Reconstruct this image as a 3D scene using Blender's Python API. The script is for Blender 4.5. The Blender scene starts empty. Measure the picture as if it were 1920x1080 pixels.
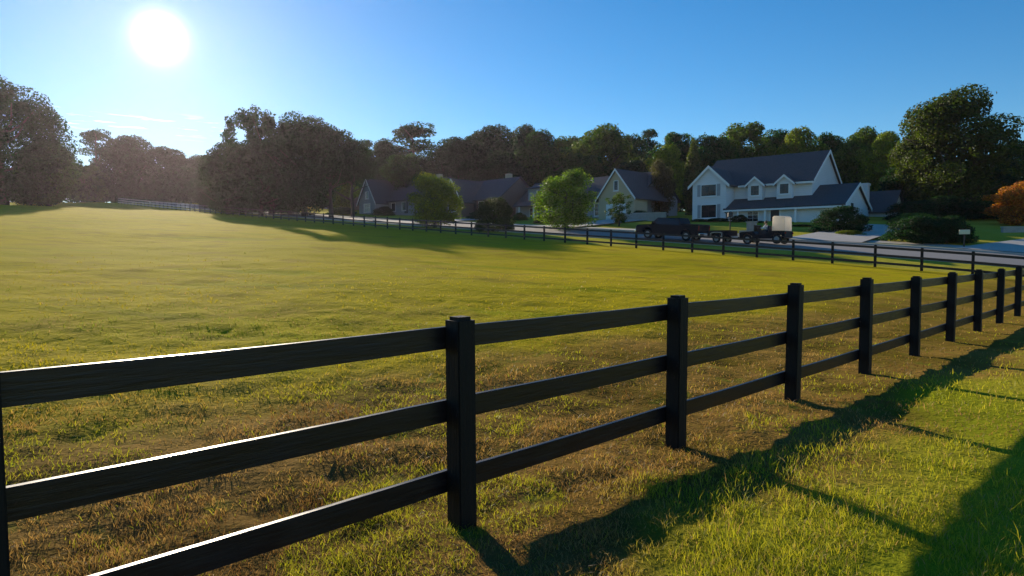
import bpy, bmesh, math, random
import numpy as np
from mathutils import Vector, Matrix, Quaternion
R = math.radians

# ------------------------------------------------------------------ camera, sky, sun
scene = bpy.context.scene
col = scene.collection
EYE, FPX, PITCH = 1.712, 1241.0, .053
cam = bpy.data.objects.new('camera', bpy.data.cameras.new('camera'))
col.objects.link(cam)
cam.location = (0, 0, EYE)
cam.rotation_euler = (math.pi/2 - PITCH, 0, 0)
cam.data.sensor_width = 36
cam.data.lens = 36*FPX/1920
cam.data.clip_start, cam.data.clip_end = .05, 6000
scene.camera = cam
scene.view_settings.view_transform = 'Standard'
scene.view_settings.look = 'None'
scene.view_settings.gamma = 1
scene.view_settings.exposure = .72

SUN = Vector((-.44532, .85296, .27232)).normalized()
world = bpy.data.worlds.new("World"); scene.world = world; world.use_nodes = True
nt = world.node_tree; nd = nt.nodes; lk = nt.links; nd.clear()
def N(t, **k):
    n = nd.new(t)
    for a, b in k.items(): setattr(n, a, b)
    return n
def math_node(op, a, b=None, clamp=False):
    n = N('ShaderNodeMath', operation=op, use_clamp=clamp)
    for i, s in enumerate((a, b)):
        if s is None: continue
        if isinstance(s, (int, float)): n.inputs[i].default_value = s
        else: lk.new(s, n.inputs[i])
    return n.outputs[0]
sky = N('ShaderNodeTexSky', sky_type='NISHITA', sun_disc=False)
sky.sun_elevation = math.asin(SUN.z)
sky.sun_rotation = math.atan2(SUN.x, SUN.y)
sky.altitude = 200; sky.air_density = 1.0; sky.dust_density = .06; sky.ozone_density = 3.6
bg = N('ShaderNodeBackground'); bg.inputs['Strength'].default_value = .088
hs = N('ShaderNodeHueSaturation'); hs.inputs['Saturation'].default_value = 1.28; lk.new(sky.outputs[0], hs.inputs['Color']); lk.new(hs.outputs[0], bg.inputs['Color'])
tc = N('ShaderNodeTexCoord')
dp = N('ShaderNodeVectorMath', operation='DOT_PRODUCT')
lk.new(tc.outputs['Generated'], dp.inputs[0]); dp.inputs[1].default_value = SUN
c_ = math_node('MAXIMUM', dp.outputs['Value'], 0.0)
GLOW = [(5000, 2.2), (1500, .14), (160, .085), (40, .05), (10, .01)]
acc = None
for n_, a_ in GLOW:
    t_ = math_node('MULTIPLY', math_node('POWER', c_, float(n_)), a_)
    acc = t_ if acc is None else math_node('ADD', acc, t_)
bg2 = N('ShaderNodeBackground'); bg2.inputs['Color'].default_value = (1, .92, .95, 1)
lk.new(acc, bg2.inputs['Strength'])
# thin low cloud wisps
sep = N('ShaderNodeSeparateXYZ'); lk.new(tc.outputs['Generated'], sep.inputs[0])
mp = N('ShaderNodeMapping'); lk.new(tc.outputs['Generated'], mp.inputs['Vector']); mp.inputs['Scale'].default_value = (14, 14, 170)
nz = N('ShaderNodeTexNoise'); lk.new(mp.outputs[0], nz.inputs['Vector']); nz.inputs['Scale'].default_value = 1.6; nz.inputs['Detail'].default_value = 5
lo = math_node('MULTIPLY', math_node('SUBTRACT', nz.outputs['Fac'], .57), 9.0, True)
band = math_node('SUBTRACT', 1.0, math_node('MULTIPLY', math_node('ABSOLUTE', math_node('SUBTRACT', sep.outputs['Z'], .166)), 55.0), True)
side = math_node('MULTIPLY', math_node('SUBTRACT', -.22, sep.outputs['X']), 8.0, True)
bg3 = N('ShaderNodeBackground'); bg3.inputs['Color'].default_value = (1, .95, .9, 1)
lk.new(math_node('MULTIPLY', math_node('MULTIPLY', lo, band), math_node('MULTIPLY', side, .6)), bg3.inputs['Strength'])
add = N('ShaderNodeAddShader'); lk.new(bg.outputs[0], add.inputs[0]); lk.new(bg2.outputs[0], add.inputs[1])
add2 = N('ShaderNodeAddShader'); lk.new(add.outputs[0], add2.inputs[0]); lk.new(bg3.outputs[0], add2.inputs[1])
wo = N('ShaderNodeOutputWorld'); lk.new(add2.outputs[0], wo.inputs['Surface'])

sl = bpy.data.lights.new('sun', 'SUN'); sl.energy = 5; sl.angle = R(.5); sl.color = (1, .86, .66)
so = bpy.data.objects.new('sun', sl); col.objects.link(so)
so.rotation_euler = (-SUN).to_track_quat('-Z', 'Y').to_euler(); so.location = (0, 0, 40)

# ------------------------------------------------------------------ site frame: U runs along the near fence, V across the paddock
TH = .794
P1 = np.array([-.278, 4.119])
U = np.array([math.sin(TH), math.cos(TH)]); V = np.array([-math.cos(TH), math.sin(TH)])
def uv2xy(u, v): return P1[0] + U[0]*u + V[0]*v, P1[1] + U[1]*u + V[1]*v
def xy2uv(x, y): return (x-P1[0])*U[0] + (y-P1[1])*U[1], (x-P1[0])*V[0] + (y-P1[1])*V[1]

def hash2(i, j, s):
    n = np.sin(i*127.1 + j*311.7 + s*74.7)*43758.5453
    return n - np.floor(n)
def vnoise(x, y, s=0):
    i = np.floor(x); j = np.floor(y); fx = x-i; fy = y-j
    fx = fx*fx*(3-2*fx); fy = fy*fy*(3-2*fy)
    a = hash2(i, j, s); b = hash2(i+1, j, s); c = hash2(i, j+1, s); d = hash2(i+1, j+1, s)
    return (a*(1-fx)+b*fx)*(1-fy) + (c*(1-fx)+d*fx)*fy
def gz(x, y, rough=True):
    x = np.asarray(x, float); y = np.asarray(y, float)
    u, v = xy2uv(x, y)
    vp = np.maximum(v, 0); sm = vp*vp/(vp+1.0)
    z = .065*sm + .00006*vp**2 + .35*(1-np.exp(-vp/6))*np.clip(u/25, 0, 1)
    m = np.clip((u-10)/28, 0, 1)
    z = z - np.maximum(v-120, 0)*(1-m)*.028 - np.maximum(v-178, 0)*.05
    r = .10 - .05*np.clip((v-30)/70, 0, 1)
    z = z + r*np.clip(u-41, 0, 55) + .05*np.clip(u-96, 0, 90)
    if rough:
        d = np.hypot(x, y)
        w = np.clip(1.3-d/24, 0, 1)
        b = (vnoise(x*.9, y*.9, 1)-.5)*.045 + (vnoise(x*3.1, y*3.1, 2)-.5)*.06 + (vnoise(x*7, y*7, 3)-.5)*.045
        z = z + w*b*np.clip(.35+(v+1.6)/2.5, .35, 1)
        w2 = np.clip((40-u)/6, 0, 1)*np.clip((v-3)/10, 0, 1)
        z = z + w2*((vnoise(x*.11, y*.11, 5)-.5)*.30 + (vnoise(x*.35, y*.35, 6)-.5)*.10 + (vnoise(x*.9, y*1.1, 7)-.5)*.075)
    return z
def gzf(x, y, rough=False): return float(gz(x, y, rough))
def ray(px, py):
    a = (px-960)/FPX; b = (540-py)/FPX; c, s = math.cos(PITCH), math.sin(PITCH)
    return a, c+b*s, -s+b*c
def xat(px, Y):                       # x of a photo column at a chosen distance
    d = ray(px, 474); return d[0]/d[1]*Y
def zat(py, Y):
    d = ray(960, py); return EYE + d[2]/d[1]*Y

# ------------------------------------------------------------------ helpers
class MB:
    def __init__(s): s.v = []; s.f = []; s.m = []; s.cur = 0
    def face(s, pts):
        b = len(s.v); s.v += [tuple(p) for p in pts]; s.f.append(list(range(b, b+len(pts)))); s.m.append(s.cur)
    def add(s, vs, fs):
        b = len(s.v); s.v += [tuple(p) for p in vs]
        for f in fs: s.f.append([b+i for i in f]); s.m.append(s.cur)
    def box(s, x0, x1, y0, y1, z0, z1, bev=0.0):
        if bev <= 0:
            vs = [(x, y, z) for z in (z0, z1) for y in (y0, y1) for x in (x0, x1)]
            s.add(vs, [(0, 2, 3, 1), (4, 5, 7, 6), (0, 1, 5, 4), (2, 6, 7, 3), (0, 4, 6, 2), (1, 3, 7, 5)])
        else:
            bm = bmesh.new(); bmesh.ops.create_cube(bm, size=1)
            for v in bm.verts: v.co = Vector(((x0+x1)/2+v.co.x*(x1-x0), (y0+y1)/2+v.co.y*(y1-y0), (z0+z1)/2+v.co.z*(z1-z0)))
            bmesh.ops.bevel(bm, geom=bm.edges[:], offset=bev, segments=2, affect='EDGES', profile=.6)
            s.bm(bm)
    def bm(s, bm, M=None):
        bm.verts.index_update()
        vs = [(M @ v.co if M else v.co)[:] for v in bm.verts]
        s.add(vs, [[v.index for v in f.verts] for f in bm.faces]); bm.free()
    def prism(s, poly, axis, a0, a1):
        # poly: 2-D points; axis 'x': points are (y,z); axis 'y': points are (x,z); axis 'z': points are (x,y)
        def mk(p, a):
            return (a, p[0], p[1]) if axis == 'x' else ((p[0], a, p[1]) if axis == 'y' else (p[0], p[1], a))
        n = len(poly)
        vs = [mk(p, a0) for p in poly] + [mk(p, a1) for p in poly]
        fs = [list(range(n))[::-1], list(range(n, 2*n))] + [[i, (i+1) % n, n+(i+1) % n, n+i] for i in range(n)]
        s.add(vs, fs)
    def tube(s, pts, rad, seg=8, cap=True):
        pts = [Vector(p) for p in pts]; rings = []
        if not hasattr(rad, '__len__'): rad = [rad]*len(pts)
        for i, p in enumerate(pts):
            d = (pts[min(i+1, len(pts)-1)] - pts[max(i-1, 0)]).normalized()
            a = d.orthogonal().normalized(); 
            if abs(d.z) < .95: a = d.cross(Vector((0, 0, 1))).normalized()
            else: a = Vector((1, 0, 0)) - d*d.x; a.normalize()
            b = d.cross(a)
            rings.append([p + (a*math.cos(2*math.pi*k/seg) + b*math.sin(2*math.pi*k/seg))*rad[i] for k in range(seg)])
        vs = [q for r in rings for q in r]; fs = []
        for i in range(len(pts)-1):
            for k in range(seg):
                fs.append([i*seg+k, i*seg+(k+1) % seg, (i+1)*seg+(k+1) % seg, (i+1)*seg+k])
        if cap:
            fs.append(list(range(seg))[::-1]); fs.append([(len(pts)-1)*seg+k for k in range(seg)])
        s.add(vs, fs)
    def ball(s, c, r, seg=12, sc=(1, 1, 1)):
        bm = bmesh.new(); bmesh.ops.create_uvsphere(bm, u_segments=seg, v_segments=max(6, seg//2+2), radius=r)
        for v in bm.verts: v.co = Vector((c[0]+v.co.x*sc[0], c[1]+v.co.y*sc[1], c[2]+v.co.z*sc[2]))
        s.bm(bm)
    def build(s, name, mats, parent=None, smooth=False):
        me = bpy.data.meshes.new(name); me.from_pydata(s.v, [], s.f)
        if not isinstance(mats, (list, tuple)): mats = [mats]
        for m in mats: me.materials.append(m)
        if len(mats) > 1: me.polygons.foreach_set('material_index', s.m)
        bm = bmesh.new(); bm.from_mesh(me); bmesh.ops.recalc_face_normals(bm, faces=bm.faces); bm.to_mesh(me); bm.free()
        if smooth: me.shade_smooth()
        me.update()
        o = bpy.data.objects.new(name, me); col.objects.link(o)
        if parent: o.parent = parent
        return o
def tag(o, label=None, cat=None, group=None, kind=None):
    if label: o['label'] = label
    if cat: o['category'] = cat
    if group: o['group'] = group
    if kind: o['kind'] = kind
    return o
def empty(name, loc, rz=0, label=None, cat=None, group=None):
    o = bpy.data.objects.new(name, None); col.objects.link(o); o.location = loc; o.rotation_euler = (0, 0, rz); o.empty_display_size = .2
    return tag(o, label, cat, group)
def link_mesh(name, me, parent=None):
    o = bpy.data.objects.new(name, me); col.objects.link(o)
    if parent: o.parent = parent
    return o

# ------------------------------------------------------------------ materials
class NT:
    def __init__(s, name):
        s.m = bpy.data.materials.new(name); s.m.use_nodes = True; s.t = s.m.node_tree; s.t.nodes.clear()
        s.out = s.n('ShaderNodeOutputMaterial')
    def n(s, t, **k):
        q = s.t.nodes.new(t)
        for a, b in k.items(): setattr(q, a, b)
        return q
    def set(s, inp, v):
        if v is None: return
        if hasattr(v, 'is_output') or isinstance(v, bpy.types.NodeSocket): s.t.links.new(v, inp)
        elif hasattr(v, '__len__') and len(v) == 3 and inp.type == 'RGBA': inp.default_value = (*v, 1)
        else: inp.default_value = v
    def math(s, op, a, b=None, clamp=False):
        q = s.n('ShaderNodeMath', operation=op, use_clamp=clamp); s.set(q.inputs[0], a); s.set(q.inputs[1], b); return q.outputs[0]
    def mix(s, f, a, b, blend='MIX'):
        q = s.n('ShaderNodeMix', data_type='RGBA', blend_type=blend); s.set(q.inputs[0], f); s.set(q.inputs[6], a); s.set(q.inputs[7], b); return q.outputs[2]
    def noise(s, scale, detail=3, rough=.55, vec=None, dist=0):
        q = s.n('ShaderNodeTexNoise'); q.inputs['Scale'].default_value = scale; q.inputs['Detail'].default_value = detail
        q.inputs['Roughness'].default_value = rough; q.inputs['Distortion'].default_value = dist
        if vec is None: vec = s.pos()
        s.set(q.inputs['Vector'], vec); return q.outputs['Fac']
    def pos(s):
        if not hasattr(s, '_p'): s._p = s.n('ShaderNodeTexCoord').outputs['Object']
        return s._p
    def mapped(s, vec, sc, rot=(0, 0, 0)):
        q = s.n('ShaderNodeMapping'); s.set(q.inputs['Vector'], vec); q.inputs['Scale'].default_value = sc; q.inputs['Rotation'].default_value = rot; return q.outputs[0]
    def rng(s, v, a, b, c=0., d=1., smooth=True):
        q = s.n('ShaderNodeMapRange', interpolation_type='SMOOTHSTEP' if smooth else 'LINEAR')
        s.set(q.inputs[0], v)
        for i, w in enumerate((a, b, c, d)): q.inputs[i+1].default_value = w
        return q.outputs[0]
    def bump(s, h, st=.3, dist=.02):
        q = s.n('ShaderNodeBump'); q.inputs['Strength'].default_value = st; q.inputs['Distance'].default_value = dist; s.set(q.inputs['Height'], h); return q.outputs[0]
    def pbr(s, colr, rough=.6, metal=0, normal=None, spec=None, **k):
        q = s.n('ShaderNodeBsdfPrincipled'); s.set(q.inputs['Base Color'], colr); s.set(q.inputs['Roughness'], rough); q.inputs['Metallic'].default_value = metal
        if normal: s.set(q.inputs['Normal'], normal)
        if spec is not None: q.inputs['Specular IOR Level'].default_value = spec
        for a, b in k.items(): s.set(q.inputs[a.replace('_', ' ')], b)
        s.t.links.new(q.outputs[0], s.out.inputs['Surface']); return q
def scale_c(c, k): return tuple(min(1, x*k) for x in c)
def simple(name, c, rough=.6, var=.25, nscale=4., bump=.0, metal=0, spec=None, **k):
    t = NT(name); f = t.noise(nscale, 4)
    cc = t.mix(f, scale_c(c, 1-var), scale_c(c, 1+var))
    nb = t.bump(t.noise(nscale*6, 3), bump) if bump else None
    t.pbr(cc, rough, metal, nb, spec, **k); return t.m

def fence_mat():
    t = NT('black_stained_wood')
    g = t.noise(1., 5, .6, t.mapped(t.pos(), (3, 40, 40)))
    g2 = t.noise(2.3, 3)
    cc = t.mix(g, (.004, .0025, .004), (.014, .009, .011))  # slight purple cast of lens flare is put into the dark stain
    cc = t.mix(t.rng(g2, .6, .8), cc, (.018, .015, .013))
    t.pbr(cc, t.rng(g, .2, .8, .30, .50), 0, t.bump(g, .5, .006), .45); return t.m
def post_mat():
    t = NT('black_stained_post')
    g = t.noise(1., 5, .6, t.mapped(t.pos(), (40, 40, 3)))
    cc = t.mix(g, (.003, .003, .003), (.012, .010, .010))
    w = t.noise(1., 4, .7, t.mapped(t.pos(), (22, 22, 5)))
    cc = t.mix(t.rng(w, .66, .74), cc, (.05, .042, .036))
    t.pbr(cc, .6, 0, t.bump(g, .8, .01), .25); return t.m
def ground_mat():
    t = NT('pasture_ground')
    geo = t.n('ShaderNodeNewGeometry').outputs['Position']
    def dot(vec, off):
        q = t.n('ShaderNodeVectorMath', operation='DOT_PRODUCT'); t.set(q.inputs[0], geo); q.inputs[1].default_value = vec
        return t.math('SUBTRACT', q.outputs['Value'], off)
    u = dot((U[0], U[1], 0), float(P1@U)); v = dot((V[0], V[1], 0), float(P1@V))
    wob = t.math('MULTIPLY', t.math('SUBTRACT', t.noise(.45, 4), .5), 3.2)
    vw = t.math('ADD', v, wob)
    big = t.noise(.06, 4, .55); mid = t.noise(.5, 5, .6); fine = t.noise(7., 5, .7)
    streak = t.noise(1., 4, .6, t.mapped(geo, (.10, .5, .1), (0, 0, .1)))
    far = t.mix(t.rng(big, .35, .65), (.275, .225, .008), (.345, .265, .012))
    far = t.mix(t.rng(streak, .5, .72), far, (.19, .205, .006))
    far = t.mix(t.math('MULTIPLY', t.rng(mid, .50, .68), .6), far, (.20, .13, .028))
    far = t.mix(t.math('MULTIPLY', t.rng(t.noise(1., 5, .65, t.mapped(geo, (.5, 1.4, .5), (0, 0, .25))), .52, .66), .5), far, (.13, .10, .018))
    brown = t.mix(t.rng(mid, .35, .65), (.055, .030, .014), (.185, .095, .036))
    brown = t.mix(t.rng(t.noise(1.7, 3), .58, .72), brown, (.08, .10, .02))
    cgreen = t.mix(t.rng(mid, .35, .7), (.16, .185, .012), (.26, .23, .025))
    lawn = t.mix(t.rng(t.noise(.2, 4), .4, .6), (.24, .24, .035), (.32, .29, .05))
    c = t.mix(t.rng(vw, -1.7, -.7), cgreen, brown)
    c = t.mix(t.rng(vw, 2.6, 5.0), c, far)
    c = t.mix(t.rng(u, 40.6, 41.5), c, lawn)
    c = t.mix(t.rng(u, 92, 105), c, (.05, .045, .02))
    c = t.mix(t.rng(fine, .3, .75), scale_c((1, 1, 1), .55), (1, 1, 1)) if False else t.mix(t.math('MULTIPLY', t.rng(fine, .45, .8), .5), c, t.mix(.7, c, (.05, .045, .008)))
    h = t.math('ADD', t.math('MULTIPLY', fine, .5), t.math('MULTIPLY', t.noise(1.6, 5, .7), 1.4))
    sh = t.mix(0.6, c, (.80, .68, .015))
    q = t.pbr(c, .95, 0, t.bump(h, .9, .06), .005)
    q.inputs['Sheen Weight'].default_value = .18; q.inputs['Sheen Roughness'].default_value = .5
    t.set(q.inputs['Sheen Tint'], sh)
    return t.m
def asphalt_mat():
    t = NT('asphalt'); f = t.noise(.6, 5); g = t.noise(60, 3)
    c = t.mix(f, (.22, .20, .185), (.30, .275, .255)); c = t.mix(t.math('MULTIPLY', g, .4), c, (.16, .15, .14))
    t.pbr(c, .85, 0, t.bump(g, .4, .01)); return t.m
def concrete_mat():
    t = NT('concrete'); f = t.noise(.9, 5)
    c = t.mix(f, (.34, .31, .27), (.50, .47, .42)); t.pbr(c, .8, 0, t.bump(t.noise(40, 3), .3, .01)); return t.m
def leaf_mat(name='foliage', transl=.35):
    t = NT(name)
    oc = t.n('ShaderNodeObjectInfo').outputs['Color']
    rnd = t.n('ShaderNodeNewGeometry').outputs['Random Per Island']
    hs = t.n('ShaderNodeHueSaturation'); t.set(hs.inputs['Color'], oc)
    t.set(hs.inputs['Hue'], t.rng(rnd, 0, 1, .485, .53, False)); t.set(hs.inputs['Value'], t.rng(t.math('FRACT', t.math('MULTIPLY', rnd, 7.3)), 0, 1, .55, 1.5, False))
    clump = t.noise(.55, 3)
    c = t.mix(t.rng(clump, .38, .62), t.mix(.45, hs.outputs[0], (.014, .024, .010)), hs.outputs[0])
    d = t.n('ShaderNodeBsdfPrincipled'); t.set(d.inputs['Base Color'], c); d.inputs['Roughness'].default_value = .6; d.inputs['Specular IOR Level'].default_value = .12
    tr = t.n('ShaderNodeBsdfTranslucent'); t.set(tr.inputs['Color'], t.mix(1., c, (1.3, 1.6, .35), 'MULTIPLY'))
    mx = t.n('ShaderNodeMixShader'); mx.inputs[0].default_value = transl
    t.t.links.new(d.outputs[0], mx.inputs[1]); t.t.links.new(tr.outputs[0], mx.inputs[2]); t.t.links.new(mx.outputs[0], t.out.inputs['Surface'])
    return t.m
def blade_mat():
    t = NT('grass_blades')
    a = t.n('ShaderNodeAttribute', attribute_name='tint').outputs['Color']
    d = t.n('ShaderNodeBsdfPrincipled'); t.set(d.inputs['Base Color'], a); d.inputs['Roughness'].default_value = .55; d.inputs['Specular IOR Level'].default_value = .15
    tr = t.n('ShaderNodeBsdfTranslucent'); t.set(tr.inputs['Color'], t.mix(1., a, (1.5, 1.4, .7), 'MULTIPLY'))
    mx = t.n('ShaderNodeMixShader'); mx.inputs[0].default_value = .5
    t.t.links.new(d.outputs[0], mx.inputs[1]); t.t.links.new(tr.outputs[0], mx.inputs[2]); t.t.links.new(mx.outputs[0], t.out.inputs['Surface'])
    return t.m
def siding_mat(name, c, pitch=.2):
    t = NT(name); geo = t.pos(); s = t.n('ShaderNodeSeparateXYZ'); t.set(s.inputs[0], geo)
    fr = t.math('FRACT', t.math('DIVIDE', s.outputs['Z'], pitch))
    f = t.noise(.7, 4); cc = t.mix(f, scale_c(c, .88), scale_c(c, 1.05)); cc = t.mix(t.rng(fr, 0, .12, .5, 0), cc, scale_c(c, .45))
    t.pbr(cc, .6, 0, t.bump(fr, .5, .03)); return t.m
def shingle_mat(name, c):
    t = NT(name)
    br = t.n('ShaderNodeTexBrick'); t.set(br.inputs['Vector'], t.mapped(t.pos(), (1, 1, 1.0)))
    geo = t.pos(); s = t.n('ShaderNodeSeparateXYZ'); t.set(s.inputs[0], geo)
    fr = t.math('FRACT', t.math('DIVIDE', s.outputs['Z'], .12)); f = t.noise(1.2, 5); g = t.noise(9, 3)
    cc = t.mix(f, scale_c(c, .7), scale_c(c, 1.3)); cc = t.mix(t.rng(g, .35, .65), cc, scale_c(c, 1.5)); cc = t.mix(t.rng(fr, 0, .2, .6, 0), cc, scale_c(c, .4))
    t.t.nodes.remove(br)
    t.pbr(cc, .8, 0, t.bump(fr, .5, .03)); return t.m
def bark_mat():
    t = NT('bark'); g = t.noise(1, 5, .65, t.mapped(t.pos(), (8, 8, 1.5)))
    t.pbr(t.mix(g, (.03, .022, .015), (.12, .095, .07)), .9, 0, t.bump(g, .8, .05)); return t.m

def canvas_mat():
    t = NT('tan_canvas'); c = t.mix(t.noise(5, 3), (.84, .77, .66), (.90, .84, .74))
    d = t.n('ShaderNodeBsdfDiffuse'); t.set(d.inputs[0], c); tr = t.n('ShaderNodeBsdfTranslucent'); t.set(tr.inputs[0], c)
    mx = t.n('ShaderNodeMixShader'); mx.inputs[0].default_value = .6
    t.t.links.new(d.outputs[0], mx.inputs[1]); t.t.links.new(tr.outputs[0], mx.inputs[2]); t.t.links.new(mx.outputs[0], t.out.inputs['Surface']); return t.m
M = dict(fence=fence_mat(), post=post_mat(), ground=ground_mat(), asphalt=asphalt_mat(), concrete=concrete_mat(), leaf=leaf_mat(),
         blade=blade_mat(), bark=bark_mat(), pale_rail=simple('sun_bleached_rail', (.66, .6, .54), .5, .1),  # pale rail colour stands for sunlight on the dark boards
         white_siding=siding_mat('white_lap_siding', (.74, .76, .80)), white_trim=simple('white_trim', (.8, .8, .8), .5, .05),
         tan_brick=siding_mat('tan_brick', (.56, .46, .30), .08), grey_siding=siding_mat('grey_siding', (.34, .35, .37)),
         brown_brick=siding_mat('brown_brick', (.17, .11, .09), .08),
         roof=shingle_mat('charcoal_shingles', (.055, .052, .055)), roof_brown=shingle_mat('brown_shingles', (.10, .08, .07)),
         glass=simple('window_glass', (.015, .02, .028), .08, .3, 1.), dark=simple('dark_trim', (.02, .022, .025), .5),
         shutter=simple('blue_grey_shutter', (.30, .33, .37), .6),
         carpaint=simple('black_car_paint', (.005, .008, .016), .3, .1, 4, 0, 0, .12), rubber=simple('tyre_rubber', (.012, .012, .012), .8),
         alloy=simple('alloy', (.35, .35, .36), .35, .1, metal=1), chrome=simple('chrome', (.7, .7, .7), .12, .05, metal=1),
         lamp=simple('lamp_glass', (.6, .6, .6), .1, .1), red=simple('red_lens', (.25, .01, .01), .2), whitepaint=simple('white_car_paint', (.8, .8, .8), .25, .05),
         canvas=canvas_mat(), skin=simple('skin', (.30, .17, .11), .6, .1), cloth_w=simple('white_cloth', (.75, .75, .78), .9, .08),
         cloth_d=simple('dark_cloth', (.03, .03, .04), .9), hair=simple('dark_hair', (.012, .01, .008), .7),
         stone=simple('stone_block', (.32, .29, .26), .9, .3, 3, .4), cream=simple('cream_paint', (.62, .60, .38), .6, .08), soil=simple('mulch', (.04, .03, .02), .95, .3, 3, .5))
rng = np.random.default_rng(7); random.seed(7)

def np_mesh(name, verts, quads=None, tris=None, mat=None, color=None):
    me = bpy.data.meshes.new(name)
    verts = np.asarray(verts, np.float32)
    loops = []; starts = []; tot = []
    n = 0
    if quads is not None and len(quads):
        loops.append(np.asarray(quads, np.int32).ravel()); k = len(quads); starts.append(n+4*np.arange(k)); tot.append(np.full(k, 4)); n += 4*k
    if tris is not None and len(tris):
        loops.append(np.asarray(tris, np.int32).ravel()); k = len(tris); starts.append(n+3*np.arange(k)); tot.append(np.full(k, 3)); n += 3*k
    loops = np.concatenate(loops); starts = np.concatenate(starts).astype(np.int32); tot = np.concatenate(tot).astype(np.int32)
    me.vertices.add(len(verts)); me.vertices.foreach_set('co', verts.ravel())
    me.loops.add(len(loops)); me.loops.foreach_set('vertex_index', loops)
    me.polygons.add(len(starts)); me.polygons.foreach_set('loop_start', starts)
    try: me.polygons.foreach_set('loop_total', tot)
    except Exception: pass
    me.update(calc_edges=True)
    if color is not None:
        a = me.color_attributes.new('tint', 'FLOAT_COLOR', 'POINT')
        a.data.foreach_set('color', np.concatenate([color, np.ones((len(color), 1))], 1).astype(np.float32).ravel())
    if mat: me.materials.append(mat)
    return me

# ------------------------------------------------------------------ ground, road, pavement
def graded(segs):
    out = []
    for a, b, st in segs: out += list(np.arange(a, b, st))
    out.append(segs[-1][1]); return np.array(sorted(set(np.round(out, 4))))
gu = graded([(-3000, -600, 800), (-600, -100, 60), (-100, -12, 4), (-12, -5, .3), (-5, 14, .14), (14, 24, .3), (24, 40, .45), (40, 60, 1), (60, 130, 5), (130, 260, 10), (260, 600, 60), (600, 3000, 800)])
gv = graded([(-3000, -600, 800), (-600, -60, 60), (-60, -10, 5), (-10, 9, .14), (9, 20, .3), (20, 60, .7), (60, 200, 4), (200, 300, 10), (300, 600, 60), (600, 3000, 800)])
GU, GV = np.meshgrid(gu, gv, indexing='ij')
gx, gy = uv2xy(GU, GV); gzz = gz(gx, gy)
gzz = np.where(np.abs(GU) > 300, np.minimum(gzz, 14), gzz); gzz = np.where(GV > 320, 12.0, gzz)
nu, nv = GU.shape; idx = np.arange(nu*nv).reshape(nu, nv)
q = np.stack([idx[:-1, :-1], idx[1:, :-1], idx[1:, 1:], idx[:-1, 1:]], -1).reshape(-1, 4)
me = np_mesh('pasture_ground', np.stack([gx, gy, gzz], -1).reshape(-1, 3), quads=q, mat=M['ground']); me.shade_smooth()
tag(link_mesh('ground', me), kind='structure')

def strip(name, poly_uv, mat, dz=.02, thick=.12, kind='structure'):
    # strip between two u edges, following the terrain along v
    u0, u1, v0, v1, st = poly_uv
    vs = np.arange(v0, v1+st/2, st); us = np.linspace(u0, u1, 4); m = MB(); rows = []
    for v in vs:
        r = []
        for u in us:
            x, y = uv2xy(u, v); r.append((x, y, gzf(x, y)+dz))
        rows.append(r)
    pts = [p for r in rows for p in r]; k = len(us); f = []
    for i in range(len(vs)-1):
        for j in range(k-1): f.append([i*k+j, i*k+j+1, (i+1)*k+j+1, (i+1)*k+j])
    nb = len(pts)
    for i in range(len(vs)-1):     # skirts down into the earth, so that kerbs are real steps
        for j in (0, k-1):
            a, b = rows[i][j], rows[i+1][j]; s = len(pts)
            pts += [a, b, (b[0], b[1], b[2]-thick-dz), (a[0], a[1], a[2]-thick-dz)]; f.append([s, s+1, s+2, s+3])
    m.add(pts, f); return tag(m.build(name, mat), kind=kind)
strip('road', (46, 52.2, -60, 230, 2), M['asphalt'], .03)
strip('kerb', (52.2, 52.45, -60, 230, 2), M['concrete'], .14)
strip('kerb', (45.75, 46, -60, 230, 2), M['concrete'], .12)
strip('pavement', (54.0, 55.5, -60, 200, 2), M['concrete'], .05)

def patch(name, quadpts, mat, dz, n=10, kind='structure'):
    # a paved sheet spanning four ground corners (in u,v), draped over the terrain
    a, b, c, d = [np.array(p, float) for p in quadpts]; pts = []; f = []
    for i in range(n+1):
        for j in range(n+1):
            s, t = i/n, j/n; p = (a*(1-s)+b*s)*(1-t)+(d*(1-s)+c*s)*t
            x, y = uv2xy(*p); pts.append((x, y, gzf(x, y)+dz))
    for i in range(n):
        for j in range(n): f.append([i*(n+1)+j, (i+1)*(n+1)+j, (i+1)*(n+1)+j+1, i*(n+1)+j+1])
    m = MB(); m.add(pts, f); return tag(m.build(name, mat), kind=kind)
patch('driveway', [(52.5, 14.5), (52.5, 20.5), (70, 20), (70, 15.5)], M['concrete'], .165, 14)
patch('driveway', [(52.5, -2), (52.5, 8.5), (76, 2), (76, -3)], M['concrete'], .165, 14)
patch('driveway', [(52.5, 44), (52.5, 49), (68, 50), (68, 44.5)], M['concrete'], .165, 14)
patch('driveway', [(52.5, 66), (52.5, 70), (66, 70), (66, 66)], M['concrete'], .165, 14)

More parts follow.
